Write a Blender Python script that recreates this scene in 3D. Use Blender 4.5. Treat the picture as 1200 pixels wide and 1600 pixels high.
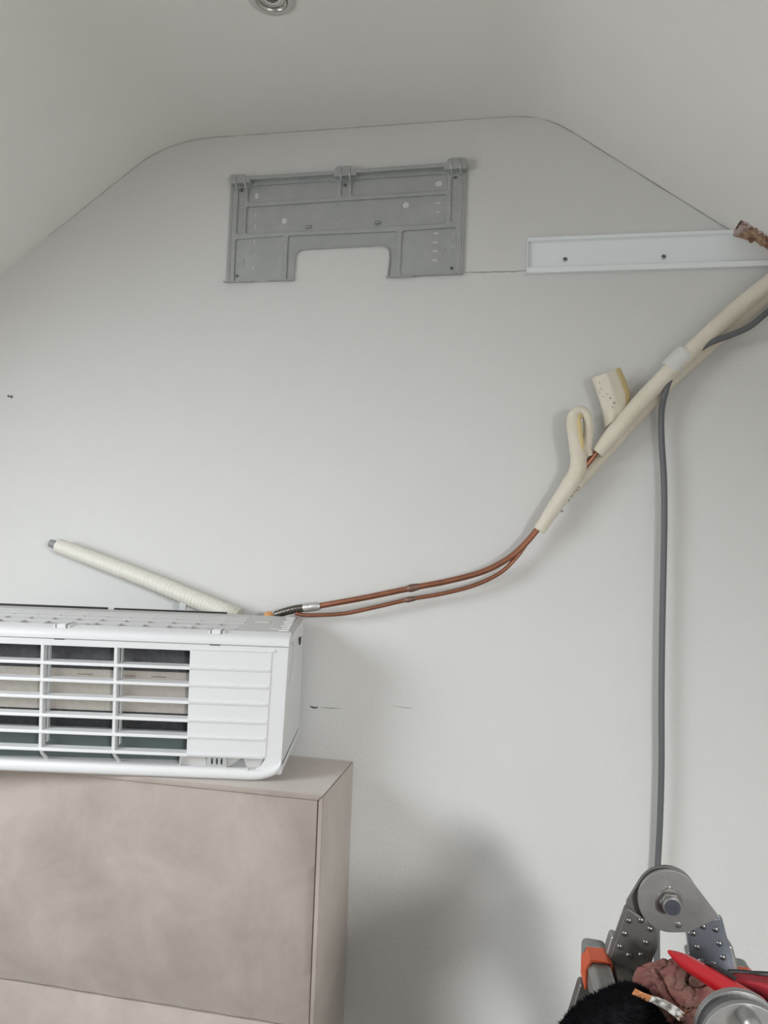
import bpy, bmesh, math, random
from mathutils import Vector, Matrix, noise

for o in list(bpy.data.objects):
    bpy.data.objects.remove(o, do_unlink=True)
scene = bpy.context.scene
COL = scene.collection
random.seed(7)

# ------------------------------------------------------------------ camera
CAM = Vector((0.0, -1.8, 1.6))
FPX = 1202.0
YAW, PITCH, ROLL = math.radians(11.146), math.radians(2.363), math.radians(2.129)
_fw = Vector((-math.sin(YAW), math.cos(YAW), 0)); _rt = Vector((math.cos(YAW), math.sin(YAW), 0)); _up = Vector((0, 0, 1))
FW = _fw*math.cos(PITCH) + _up*math.sin(PITCH)
_up2 = _up*math.cos(PITCH) - _fw*math.sin(PITCH)
RT = _rt*math.cos(ROLL) + _up2*math.sin(ROLL)
UP = _up2*math.cos(ROLL) - _rt*math.sin(ROLL)
cam_data = bpy.data.cameras.new('camera')
cam_data.sensor_fit = 'AUTO'; cam_data.sensor_width = 36.0; cam_data.lens = FPX/1600*36.0
cam_data.clip_start = 0.02
cam = bpy.data.objects.new('camera', cam_data); COL.objects.link(cam)
cam.matrix_world = Matrix((( RT.x, UP.x, -FW.x, CAM.x), (RT.y, UP.y, -FW.y, CAM.y), (RT.z, UP.z, -FW.z, CAM.z), (0, 0, 0, 1)))
scene.camera = cam

# ------------------------------------------------------------------ world, daylight, exposure
world = bpy.data.worlds.new('sky'); scene.world = world; world.use_nodes = True
world.node_tree.nodes['Background'].inputs[0].default_value = (0.75, 0.85, 1.0, 1)
world.node_tree.nodes['Background'].inputs[1].default_value = 1.0
def area_light(name, loc, target, sx, sy, power, col):
    d = bpy.data.lights.new(name, 'AREA'); d.shape = 'RECTANGLE'; d.size = sx; d.size_y = sy; d.energy = power; d.color = col
    o = bpy.data.objects.new(name, d); COL.objects.link(o); o.location = loc
    o.rotation_euler = (Vector(target)-Vector(loc)).to_track_quat('-Z', 'Y').to_euler()
    return o
# two roof windows behind and beside the camera: x range on the slope, y range
ROOF_R = (0.98, 1.40, -2.98, -2.42)
ROOF_L = (-2.45, -1.60, -2.30, -1.00)
def slope_z(x): return 2.622-.712*(x+.007) if x > 0 else 2.622-.719*(-.960-x)
def roof_light(name, r, power, col):
    xm, ym = (r[0]+r[1])/2, (r[2]+r[3])/2; s_ = 1 if xm > 0 else -1
    nrm = Vector((-.712*s_, 0, -1)).normalized()
    o = area_light(name, (0, 0, 0), (0, 0, -1), r[3]-r[2], (r[1]-r[0])*1.2276, power, col)
    o.location = Vector((xm, ym, slope_z(xm)))-nrm*.045
    zax = -nrm; xax = Vector((0, 1, 0)); yax = zax.cross(xax)
    o.rotation_euler = Matrix((xax, yax, zax)).transposed().to_euler()
roof_light('roof_window_daylight_right', ROOF_R, 146, (0.97, 0.985, 1.0))
roof_light('roof_window_daylight_left', ROOF_L, 60, (0.90, 0.95, 1.0))
scene.view_settings.view_transform = 'Standard'
scene.view_settings.look = 'None'
scene.view_settings.gamma = 1.0
scene.view_settings.use_curve_mapping = False
scene.view_settings.exposure = 0.0

# ------------------------------------------------------------------ helpers
def ray(px, py):
    return RT*((px-600)/FPX) - UP*((py-800)/FPX) + FW
def at(px, py, Y=0.0):
    d = ray(px, py); return CAM + d*((Y-CAM.y)/d.y)

def new_mat(name, col, rough=0.5, metal=0.0, mottle=0.0, mscale=6.0, col2=None, bump=0.0, bscale=60.0, sheen=0.0, spec=0.5, coat=0.0, bump2=0.0, b2scale=8.0):
    m = bpy.data.materials.new(name); m.use_nodes = True
    nt = m.node_tree; p = nt.nodes['Principled BSDF']
    p.inputs['Base Color'].default_value = (*col, 1); p.inputs['Roughness'].default_value = rough; p.inputs['Metallic'].default_value = metal
    p.inputs['Specular IOR Level'].default_value = spec
    if coat: p.inputs['Coat Weight'].default_value = coat
    if sheen:
        p.inputs['Sheen Weight'].default_value = sheen; p.inputs['Sheen Roughness'].default_value = 0.4
        p.inputs['Sheen Tint'].default_value = (1, .95, .9, 1)
    tc = nt.nodes.new('ShaderNodeTexCoord')
    if mottle or col2:
        n = nt.nodes.new('ShaderNodeTexNoise'); n.inputs['Scale'].default_value = mscale; n.inputs['Detail'].default_value = 6; n.inputs['Roughness'].default_value = .6; n.inputs['Distortion'].default_value = .35 if sheen else 0.0
        nt.links.new(tc.outputs['Object'], n.inputs['Vector'])
        r = nt.nodes.new('ShaderNodeValToRGB'); r.color_ramp.elements[0].position = .35; r.color_ramp.elements[1].position = .68
        c2 = col2 if col2 else tuple(c*(1-mottle) for c in col)
        r.color_ramp.elements[0].color = (*c2, 1); r.color_ramp.elements[1].color = (*col, 1)
        nt.links.new(n.outputs['Fac'], r.inputs['Fac']); nt.links.new(r.outputs['Color'], p.inputs['Base Color'])
    if bump:
        n = nt.nodes.new('ShaderNodeTexNoise'); n.inputs['Scale'].default_value = bscale; n.inputs['Detail'].default_value = 4
        nt.links.new(tc.outputs['Object'], n.inputs['Vector'])
        b = nt.nodes.new('ShaderNodeBump'); b.inputs['Strength'].default_value = bump; b.inputs['Distance'].default_value = 0.002
        nt.links.new(n.outputs['Fac'], b.inputs['Height'])
        if bump2:
            n2 = nt.nodes.new('ShaderNodeTexNoise'); n2.inputs['Scale'].default_value = b2scale; n2.inputs['Detail'].default_value = 3
            nt.links.new(tc.outputs['Object'], n2.inputs['Vector'])
            b2 = nt.nodes.new('ShaderNodeBump'); b2.inputs['Strength'].default_value = bump2; b2.inputs['Distance'].default_value = 0.01
            nt.links.new(n2.outputs['Fac'], b2.inputs['Height']); nt.links.new(b2.outputs['Normal'], b.inputs['Normal'])
        nt.links.new(b.outputs['Normal'], p.inputs['Normal'])
    return m

M = {}
M['wall'] = new_mat('grey_white_paint', (.665, .66, .637), .75, mottle=.03, mscale=2.5, bump=.35, bscale=120, bump2=.12, b2scale=9)
M['ceiling'] = new_mat('ceiling_paint', (.83, .815, .78), .8, mottle=.03, mscale=3, bump=.2, bscale=90, bump2=.1, b2scale=5)
M['floor'] = new_mat('oak_floor', (.17, .145, .12), .45, mottle=.3, mscale=4)
M['crack'] = new_mat('crack_grey', (.22, .215, .21), .9)  # grey of the hairline cracks and the ceiling joint
M['scuff'] = new_mat('dark_scuff', (.10, .10, .10), .9)
M['stain'] = new_mat('old_glue_stain', (.36, .35, .22), .9)
M['rubble'] = new_mat('broken_brick_wood', (.58, .40, .27), .95, col2=(.16, .075, .04), mscale=42, bump=.9, bscale=160)
M['rubble_grey'] = new_mat('broken_plaster', (.52, .42, .37), .95, col2=(.38, .28, .24), mscale=45, bump=.8, bscale=150)
M['steel'] = new_mat('galvanised_steel', (.48, .50, .495), .42, metal=.6, mottle=.10, mscale=22)
M['steel_dark'] = new_mat('screw_steel', (.16, .16, .16), .4, metal=.8)
M['trunk'] = new_mat('pale_trunking', (.82, .86, .86), .25, spec=.6, mottle=.02)
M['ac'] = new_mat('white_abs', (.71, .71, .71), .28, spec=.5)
M['ac_shaded'] = new_mat('white_abs_shaded', (.53, .523, .508), .45)  # darker copy of the white: shade on the unit's top put into colour
M['black'] = new_mat('black_rubber', (.012, .012, .012), .5)
M['velvet'] = new_mat('taupe_velvet', (.415, .360, .320), .85, col2=(.325, .275, .240), mscale=6.0, bump=.25, bscale=420, sheen=.75, spec=.15, bump2=.25, b2scale=7)
M['seam'] = new_mat('seam_dark', (.03, .025, .025), .9)
M['copper'] = new_mat('copper', (.40, .175, .105), .38, metal=.8, mottle=.25, mscale=30)
M['copper_old'] = new_mat('brazed_joint', (.28, .17, .13), .5, metal=.7, mottle=.3, mscale=60)
M['braid_end'] = new_mat('crimped_foil', (.60, .59, .57), .35, metal=.85, bump=.6, bscale=300)
M['foam'] = new_mat('ivory_foam', (.74, .69, .58), .7, col2=(.68, .62, .50), mscale=12, bump=.35, bscale=260)
M['foam_in'] = new_mat('foam_inside', (.66, .52, .26), .85, bump=.3, bscale=200)
M['foam_dark'] = new_mat('grime', (.16, .12, .10), .9)
M['tape'] = new_mat('white_tape', (.66, .66, .63), .45, bump=.3, bscale=80)
M['cable'] = new_mat('grey_cable', (.115, .12, .125), .45)
M['hose'] = new_mat('ivory_hose', (.70, .68, .60), .5)
M['hose_end'] = new_mat('grey_pvc', (.24, .24, .24), .5)
M['cap'] = new_mat('orange_cap', (.62, .30, .10), .4)
M['clear'] = new_mat('clear_clip', (.62, .64, .64), .2)
M['slot'] = new_mat('slot_dark', (.03, .03, .03), .7)
M['sensor'] = new_mat('sensor_grey', (.42, .43, .42), .5)
M['tray'] = new_mat('tray_dark', (.10, .125, .125), .35)
M['alu'] = new_mat('aluminium', (.36, .36, .35), .42, metal=.8, mottle=.15, mscale=25, bump=.1, bscale=150)
M['alu_dark'] = new_mat('dull_aluminium', (.24, .23, .215), .45, metal=.8, mottle=.2, mscale=18)
M['alu_blue'] = new_mat('zinc_bracket', (.31, .34, .39), .36, metal=.85, mottle=.2, mscale=22)
M['rivet'] = new_mat('rivet_steel', (.22, .22, .22), .32, metal=.9)
M['bolt'] = new_mat('zinc_bolt', (.24, .28, .34), .3, metal=.85, mottle=.35, mscale=90)
M['orange'] = new_mat('orange_plastic', (.62, .10, .035), .5, mottle=.15, mscale=40)
M['rubber'] = new_mat('grey_rubber', (.20, .21, .20), .7)
M['towel'] = new_mat('black_terry', (.006, .006, .007), .95, spec=.1)
M['pink'] = new_mat('dusty_pink_rag', (.235, .085, .082), .95, col2=(.20, .135, .10), mscale=30, bump=.9, bscale=260, spec=.1)
M['red'] = new_mat('red_plastic', (.52, .006, .014), .35)
M['red_dark'] = new_mat('dark_red_cloth', (.30, .012, .022), .7, bump=.3, bscale=200)
M['paper'] = new_mat('crumpled_white', (.70, .67, .62), .5, bump=.8, bscale=120)
M['paper_orange'] = new_mat('orange_brown_paper', (.56, .23, .09), .6)
M['chrome'] = new_mat('satin_chrome', (.62, .60, .56), .2, metal=.9)
M['glass_dark'] = new_mat('lamp_lens', (.10, .10, .095), .12, spec=.8)
M['white_ring'] = new_mat('white_ring', (.56, .55, .52), .5)
M['frame_white'] = new_mat('white_window_frame', (.8, .8, .8), .4)
M['screw_pale'] = new_mat('zinc_screw', (.33, .34, .34), .35, metal=.7)

def fin_mat(name, c1, c2, scale):
    m = new_mat(name, c1, .55, metal=.2); nt = m.node_tree; p = nt.nodes['Principled BSDF']
    tc = nt.nodes.new('ShaderNodeTexCoord')
    w = nt.nodes.new('ShaderNodeTexWave'); w.bands_direction = 'X'; w.inputs['Scale'].default_value = scale; w.inputs['Distortion'].default_value = 1.2; w.inputs['Detail'].default_value = 3
    nt.links.new(tc.outputs['Object'], w.inputs['Vector'])
    n = nt.nodes.new('ShaderNodeTexNoise'); n.inputs['Scale'].default_value = 90; nt.links.new(tc.outputs['Object'], n.inputs['Vector'])
    mx = nt.nodes.new('ShaderNodeMath'); mx.operation = 'MULTIPLY'; nt.links.new(w.outputs['Fac'], mx.inputs[0]); nt.links.new(n.outputs['Fac'], mx.inputs[1])
    r = nt.nodes.new('ShaderNodeValToRGB'); r.color_ramp.elements[0].color = (*c1, 1); r.color_ramp.elements[1].color = (*c2, 1); r.color_ramp.elements[1].position = .7
    nt.links.new(mx.outputs[0], r.inputs['Fac']); nt.links.new(r.outputs['Color'], p.inputs['Base Color'])
    b = nt.nodes.new('ShaderNodeBump'); b.inputs['Strength'].default_value = .5; b.inputs['Distance'].default_value = .002
    nt.links.new(w.outputs['Fac'], b.inputs['Height']); nt.links.new(b.outputs['Normal'], p.inputs['Normal'])
    return m
M['fin_dark'] = fin_mat('dark_fins', (.018, .019, .021), (.10, .10, .105), 95)
M['fin_lit'] = fin_mat('lit_beige_fins', (.40, .37, .325), (.52, .49, .44), 110)  # beige stands in for light caught by the middle bank

def braid_mat():
    m = new_mat('steel_braid', (.3, .27, .24), .35, metal=.9); nt = m.node_tree; p = nt.nodes['Principled BSDF']
    tc = nt.nodes.new('ShaderNodeTexCoord'); v = nt.nodes.new('ShaderNodeTexChecker'); v.inputs['Scale'].default_value = 330
    v.inputs['Color1'].default_value = (.26, .235, .20, 1); v.inputs['Color2'].default_value = (.03, .027, .024, 1)
    nt.links.new(tc.outputs['Object'], v.inputs['Vector']); nt.links.new(v.outputs['Color'], p.inputs['Base Color'])
    return m
M['braid'] = braid_mat()

ROOTLOC = {}
def thing(name, label, cat, loc=(0, 0, 0), group=None, matrix=None):
    o = bpy.data.objects.new(name, None); o.empty_display_size = .05; COL.objects.link(o)
    if matrix is not None:
        o.matrix_world = matrix; ROOTLOC[o.name] = Vector((0, 0, 0))
    else:
        o.location = loc; ROOTLOC[o.name] = Vector(loc)
    o['label'] = label; o['category'] = cat
    if group: o['group'] = group
    return o
def obj(name, bm, mat, parent=None, smooth=False, bevel=0.0, bseg=2, sharp=40):
    """one mesh object; vertices are given in world space (or in the root's own frame when the root is rotated)"""
    off = ROOTLOC.get(parent.name, Vector((0, 0, 0))) if parent else Vector((0, 0, 0))
    bmesh.ops.recalc_face_normals(bm, faces=bm.faces[:])
    if off.length: bmesh.ops.translate(bm, verts=bm.verts[:], vec=-off)
    me = bpy.data.meshes.new(name); bm.to_mesh(me); bm.free()
    mats = mat if isinstance(mat, (list, tuple)) else [mat]
    for mm in mats: me.materials.append(M[mm])
    if smooth:
        me.polygons.foreach_set('use_smooth', [True]*len(me.polygons))
        me.set_sharp_from_angle(angle=math.radians(sharp))
    o = bpy.data.objects.new(name, me); COL.objects.link(o)
    if parent:
        o.parent = parent; ROOTLOC[o.name] = off
    if bevel:
        b = o.modifiers.new('edge', 'BEVEL'); b.width = bevel; b.segments = bseg; b.limit_method = 'ANGLE'; b.angle_limit = math.radians(35)
        if not smooth:
            me.polygons.foreach_set('use_smooth', [True]*len(me.polygons)); me.set_sharp_from_angle(angle=math.radians(35))
            b.harden_normals = True
    return o
def tag(o, label, cat, group=None):
    o['label'] = label; o['category'] = cat
    if group: o['group'] = group
    return o
def struct(o, label=None):
    o['kind'] = 'structure'
    if label: o['label'] = label
    return o
def box(bm, x0, x1, y0, y1, z0, z1, mi=0):
    vs = [bm.verts.new((x, y, z)) for z in (z0, z1) for y in (y0, y1) for x in (x0, x1)]
    for f in ((0, 2, 3, 1), (4, 5, 7, 6), (0, 1, 5, 4), (2, 6, 7, 3), (0, 4, 6, 2), (1, 3, 7, 5)):
        bm.faces.new([vs[i] for i in f]).material_index = mi
    return vs
def nbox(*a):
    bm = bmesh.new(); box(bm, *a); return bm
def hexa(bm, bot, top):
    """solid between two quads"""
    a = [bm.verts.new(v) for v in bot]; b = [bm.verts.new(v) for v in top]
    bm.faces.new(a[::-1]); bm.faces.new(b)
    for i in range(4): bm.faces.new((a[i], a[(i+1) % 4], b[(i+1) % 4], b[i]))
def catmull(pts, n):
    pts = [Vector(p) for p in pts]
    if n <= 1 or len(pts) < 3: return pts
    out = []
    P = [pts[0]*2-pts[1]] + pts + [pts[-1]*2-pts[-2]]
    for i in range(1, len(P)-2):
        p0, p1, p2, p3 = P[i-1:i+3]
        for k in range(n):
            t = k/n
            out.append(.5*((2*p1)+(p2-p0)*t+(2*p0-5*p1+4*p2-p3)*t*t+(3*p1-p0-3*p2+p3)*t*t*t))
    out.append(pts[-1]); return out
def lerp_list(vals, m):
    out = []
    for i in range(m):
        t = i/(m-1)*(len(vals)-1); k = min(int(t), len(vals)-2); out.append(vals[k]+(vals[k+1]-vals[k])*(t-k))
    return out
def tube(bm, pts, rad, seg=12, n=6, caps=True, flat=None, inner=None, wob=0):
    """swept tube; rad: number or list along the path; flat: (axis vector, factor) squashes the section"""
    P = catmull(pts, n); m = len(P)
    R = [rad]*m if not isinstance(rad, (list, tuple)) else lerp_list(list(rad), m)
    t = (P[1]-P[0]).normalized(); ref = Vector((0, 1, 0)) if abs(t.y) < .9 else Vector((0, 0, 1))
    u = t.cross(ref).normalized(); rings = []
    for i in range(m):
        t = (P[min(i+1, m-1)]-P[max(i-1, 0)]).normalized()
        u = (u - t*u.dot(t)).normalized(); v = t.cross(u)
        ring = []
        for s in range(seg):
            a = 2*math.pi*s/seg; d = u*math.cos(a)+v*math.sin(a)
            r = R[i]
            if wob: r *= 1+wob*noise.noise((P[i]+d*R[i])*60)
            off = d*r
            if flat: ax = Vector(flat[0]).normalized(); off = off - ax*off.dot(ax)*(1-flat[1])
            ring.append(bm.verts.new(P[i]+off))
        rings.append(ring)
    for a, b in zip(rings, rings[1:]):
        for s in range(seg): bm.faces.new((a[s], a[(s+1) % seg], b[(s+1) % seg], b[s]))
    if caps:
        bm.faces.new(rings[0][::-1]); bm.faces.new(rings[-1])
    return rings
def ntube(*a, **k):
    bm = bmesh.new(); tube(bm, *a, **k); return bm
def circle(cx, cy, rx, ry=None, n=16):
    ry = ry or rx
    return [(cx+rx*math.cos(2*math.pi*i/n), cy+ry*math.sin(2*math.pi*i/n)) for i in range(n)]
def rounded(poly, r, n=4):
    out = []; k = len(poly)
    for i in range(k):
        p = Vector(poly[i]).to_2d(); a = Vector(poly[i-1]).to_2d(); b = Vector(poly[(i+1) % k]).to_2d()
        da = (a-p); db = (b-p); rr = min(r, da.length*.45, db.length*.45)
        s = p+da.normalized()*rr; e = p+db.normalized()*rr
        for j in range(n+1):
            t = j/n; q = s*(1-t)**2+p*2*t*(1-t)+e*t*t; out.append((q.x, q.y))
    return out
def flat(bm, loops, y0, y1, place=None):
    """sheet in the x-z plane between y0 and y1; first loop is the outline, the rest are holes"""
    es = []
    for lp in loops:
        vs = [bm.verts.new((x, y0, z)) for x, z in lp]
        es += [bm.edges.new((vs[i], vs[(i+1) % len(vs)])) for i in range(len(vs))]
    r = bmesh.ops.triangle_fill(bm, edges=es, use_beauty=True, use_dissolve=False)
    fs = [g for g in r['geom'] if isinstance(g, bmesh.types.BMFace)]
    e = bmesh.ops.extrude_face_region(bm, geom=fs)
    nv = [g for g in e['geom'] if isinstance(g, bmesh.types.BMVert)]
    bmesh.ops.translate(bm, verts=nv, vec=(0, y1-y0, 0))
def nflat(*a):
    bm = bmesh.new(); flat(bm, *a); return bm
def prism_x(bm, prof, x0, x1, x0f=None, x1f=None):
    """profile of (y, z) swept along x"""
    a = [bm.verts.new((x0, y, z)) for y, z in prof]; b = [bm.verts.new((x1, y, z)) for y, z in prof]
    bm.faces.new(a); bm.faces.new(b[::-1]); k = len(prof)
    for i in range(k): bm.faces.new((a[i], b[i], b[(i+1) % k], a[(i+1) % k]))
def disc_y(bm, cx, cz, r, y0, y1, seg=24, r2=None):
    r2 = r if r2 is None else r2
    a = [bm.verts.new((cx+r*math.cos(2*math.pi*i/seg), y0, cz+r*math.sin(2*math.pi*i/seg))) for i in range(seg)]
    b = [bm.verts.new((cx+r2*math.cos(2*math.pi*i/seg), y1, cz+r2*math.sin(2*math.pi*i/seg))) for i in range(seg)]
    bm.faces.new(a); bm.faces.new(b[::-1])
    for i in range(seg): bm.faces.new((a[i], a[(i+1) % seg], b[(i+1) % seg], b[i]))
def dome_y(bm, cx, cz, r, y0, h, seg=14, rings=4):
    prev = [bm.verts.new((cx+r*math.cos(2*math.pi*i/seg), y0, cz+r*math.sin(2*math.pi*i/seg))) for i in range(seg)]
    bm.faces.new(prev)
    for k in range(1, rings):
        a = math.pi/2*k/rings; rr = r*math.cos(a); y = y0-h*math.sin(a)
        cur = [bm.verts.new((cx+rr*math.cos(2*math.pi*i/seg), y, cz+rr*math.sin(2*math.pi*i/seg))) for i in range(seg)]
        for i in range(seg): bm.faces.new((prev[i], prev[(i+1) % seg], cur[(i+1) % seg], cur[i]))
        prev = cur
    t = bm.verts.new((cx, y0-h, cz))
    for i in range(seg): bm.faces.new((prev[i], prev[(i+1) % seg], t))
def hull2(pts):
    pts = sorted(set((round(a, 6), round(b, 6)) for a, b in pts))
    def half(ps):
        h = []
        for p in ps:
            while len(h) > 1 and (h[-1][0]-h[-2][0])*(p[1]-h[-2][1])-(h[-1][1]-h[-2][1])*(p[0]-h[-2][0]) <= 0: h.pop()
            h.append(p)
        return h
    a = half(pts); b = half(pts[::-1]); return a[:-1]+b[:-1]

# ------------------------------------------------------------------ room shell
YB = -3.4                                   # wall behind the camera
ZC = 2.622; XL, XR = -2.67, 1.70; ZK = 1.41  # flat ceiling height, knee walls
XA, XB = -0.960, -0.007                     # where the slopes meet the flat ceiling
SL = (ZC-ZK)/(XR-XB)
def zr(x): return ZC-.712*(x-XB)
ZKR = zr(XR); ZKL = ZC-.719*(XA-XL)
prof = []                                   # (x, z) from the left knee wall to the right knee wall
prof.append((XL, ZKL)); prof.append((-1.431, 2.283))
def fillet(p0, p1, p2, n=8):
    p0, p1, p2 = Vector(p0), Vector(p1), Vector(p2)
    return [tuple(p0*(1-t)**2+p1*2*t*(1-t)+p2*t*t) for t in [i/n for i in range(n+1)]]
prof += fillet((XA-.09, ZC-.0647), (XA, ZC), (XA+.13, ZC))
prof += fillet((XB-.075, ZC), (XB, ZC), (XB+.065, ZC-.0463))
HX0, HX1, HY = 0.414, 0.68, -0.066          # hole broken through the right slope beside the gable wall
prof.append((HX0, zr(HX0))); prof.append((HX1, zr(HX1))); prof.append((XR, ZKR))
extra = [ROOF_R[0], ROOF_R[1]]
pr_full = sorted(prof + [(x, zr(x)) for x in extra] + [(x, ZC-.719*(XA-x)) for x in ROOF_L[:2]], key=lambda p: p[0])
k0 = [i for i, p in enumerate(prof) if abs(p[0]-HX0) < 1e-6][0]
ys = sorted({YB, 0.0, HY, ROOF_R[2], ROOF_R[3], ROOF_L[2], ROOF_L[3]})
def is_hole(xa, xb, ya, yb):
    xm, ym = (xa+xb)/2, (ya+yb)/2
    return any(r[0] < xm < r[1] and r[2] < ym < r[3] for r in ((HX0, HX1, HY, .01), ROOF_R, ROOF_L))
bm = bmesh.new(); TH = .06
lo = [[bm.verts.new((x, y, z)) for y in ys] for x, z in pr_full]; hi = [[bm.verts.new((x, y, z+TH)) for y in ys] for x, z in pr_full]
NX, NY = len(pr_full)-1, len(ys)-1
solid = [[not is_hole(pr_full[i][0], pr_full[i+1][0], ys[j], ys[j+1]) for j in range(NY)] for i in range(NX)]
def sol(i, j): return 0 <= i < NX and 0 <= j < NY and solid[i][j]
for i in range(NX):
    for j in range(NY):
        if not solid[i][j]: continue
        bm.faces.new((lo[i][j], lo[i+1][j], lo[i+1][j+1], lo[i][j+1])); bm.faces.new((hi[i][j], hi[i][j+1], hi[i+1][j+1], hi[i+1][j]))
        if not sol(i-1, j): bm.faces.new((lo[i][j], lo[i][j+1], hi[i][j+1], hi[i][j]))
        if not sol(i+1, j): bm.faces.new((lo[i+1][j], hi[i+1][j], hi[i+1][j+1], lo[i+1][j+1]))
        if not sol(i, j-1): bm.faces.new((lo[i][j], hi[i][j], hi[i+1][j], lo[i+1][j]))
        if not sol(i, j+1): bm.faces.new((lo[i][j+1], lo[i+1][j+1], hi[i+1][j+1], hi[i][j+1]))
ceiling = struct(obj('ceiling', bm, 'ceiling', smooth=True, sharp=50), 'pale attic ceiling with a flat middle and two slopes')
wall_poly = [(XL, 0)] + prof + [(XR, 0)]
bm = bmesh.new(); flat(bm, [[(x, z+.03 if z > .5 else z) for x, z in wall_poly]], .0, .12)
wall_back = struct(obj('wall_back', bm, 'wall'), 'light grey painted gable wall')
bm = bmesh.new(); flat(bm, [[(x, z+.03 if z > .5 else z) for x, z in wall_poly]], YB-.12, YB)
M['dark_wall'] = new_mat('bounce_cut_grey', (.30, .30, .295), .8)  # unseen wall darkened to cut the light bouncing back
struct(obj('wall_front', bm, 'dark_wall'), 'painted wall opposite the gable')
struct(obj('wall_left', nbox(XL-.1, XL, YB, 0, 0, ZKL+.04), 'wall')); struct(obj('wall_right', nbox(XR, XR+.1, YB, 0, 0, ZKR+.04), 'wall'))
struct(obj('floor', nbox(XL-.1, XR+.1, YB-.12, .12, -.08, 0), 'floor'), 'oak floor')
# the two roof windows: frame and pane in the slope
mp = bpy.data.materials.new('window_glass'); mp.use_nodes = True; nt = mp.node_tree; nt.nodes.remove(nt.nodes['Principled BSDF'])
tr = nt.nodes.new('ShaderNodeBsdfTransparent'); gl = nt.nodes.new('ShaderNodeBsdfGlossy'); gl.inputs['Roughness'].default_value = .02; mx = nt.nodes.new('ShaderNodeMixShader'); mx.inputs[0].default_value = .05
nt.links.new(tr.outputs[0], mx.inputs[1]); nt.links.new(gl.outputs[0], mx.inputs[2]); nt.links.new(mx.outputs[0], nt.nodes['Material Output'].inputs[0]); M['glass'] = mp
for n_, r in ((1, ROOF_R), (2, ROOF_L)):
    def q4(a, b, c, d, up): return [(x, y, slope_z(x)+up) for x, y in ((a, c), (b, c), (b, d), (a, d))]
    bm = bmesh.new(); w_ = .035; x0, x1, y0, y1 = r
    for t in ((x0, x1, y0, y0+w_), (x0, x1, y1-w_, y1), (x0, x0+w_, y0+w_, y1-w_), (x1-w_, x1, y0+w_, y1-w_)): hexa(bm, q4(*t, -.004), q4(*t, .03))
    wn = struct(obj('window_%d' % n_, bm, 'frame_white'), 'white framed roof window')
    bm = bmesh.new(); hexa(bm, q4(x0+w_, x1-w_, y0+w_, y1-w_, .012), q4(x0+w_, x1-w_, y0+w_, y1-w_, .016)); obj('pane', bm, 'glass', wn)

# hairline cracks, marks and stains on the gable wall
def wline(name, pts, r, mat, par=wall_back, y=-.0003, jit=.0):
    P = []
    for (a, b), (c, d) in zip(pts, pts[1:]):
        k = max(2, int(math.hypot(c-a, d-b)/9))
        P += [(a+(c-a)*i/k, b+(d-b)*i/k) for i in range(k)]
    P.append(pts[-1])
    P = [at(x+random.uniform(-jit, jit), y_+random.uniform(-jit, jit), y) for x, y_ in P]
    R = [r*random.uniform(.55, 1.2) for _ in P]; R[0] = R[-1] = r*.3
    return obj(name, ntube(P, R, seg=6, n=1, flat=((0, 1, 0), .35)), mat, par)
wline('crack', [(726, 426), (775, 425), (830, 423)], .0011, 'crack', jit=.7)
wline('scuff_mark', [(484, 1103.5), (488, 1105), (491, 1106), (497, 1105)], .0026, 'scuff', jit=.3)
wline('scuff_mark', [(500, 1105), (532, 1107)], .0006, 'scuff', jit=.6)
wline('scuff_mark', [(613, 1103), (645, 1107)], .0007, 'scuff', jit=.4)
bm = bmesh.new(); p = at(13.5, 619); disc_y(bm, p.x, p.z, .0030, -.0012, .002, 12); p = at(18, 620); disc_y(bm, p.x, p.z, .0036, -.0014, .002, 12)
obj('wall_plug', bm, 'scuff', wall_back)
# joint line where the ceiling meets the gable
joint = []
for (x0_, z0_), (x1_, z1_) in zip(prof[1:k0], prof[2:k0+1]):
    n_ = max(1, int(math.hypot(x1_-x0_, z1_-z0_)/.012))
    joint += [(x0_+(x1_-x0_)*i/n_, z0_+(z1_-z0_)*i/n_) for i in range(n_)]
joint.append(prof[k0])
def joint_crack(pts, r):
    P = [Vector((x+random.uniform(-.0006, .0006), -.0008, z-.0006+random.uniform(-.0006, .0006))) for x, z in pts]
    R = [r*random.uniform(.5, 1.25) for _ in P]; R[0] = R[-1] = r*.25
    obj('crack', ntube(P, R, seg=6, n=1), 'crack', wall_back)
joint_crack([p for p in joint if p[0] > XB-.02], .00055)
joint_crack([p for p in joint if XA+.2 < p[0] <= XB-.02], .00035)
joint_crack([p for p in joint if -1.30 < p[0] <= XA+.2], .00035)
bm = bmesh.new(); hexa(bm, [(x, y, zr(x)+.058) for x, y in ((HX0-.05, HY-.03), (HX1+.05, HY-.03), (HX1+.05, .05), (HX0-.05, .05))], [(x, y, zr(x)+.09) for x, y in ((HX0-.05, HY-.03), (HX1+.05, HY-.03), (HX1+.05, .05), (HX0-.05, .05))]); obj('hole_light_stop', bm, 'rubble', ceiling)  # cap added to stop sky light leaking through the hole
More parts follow.
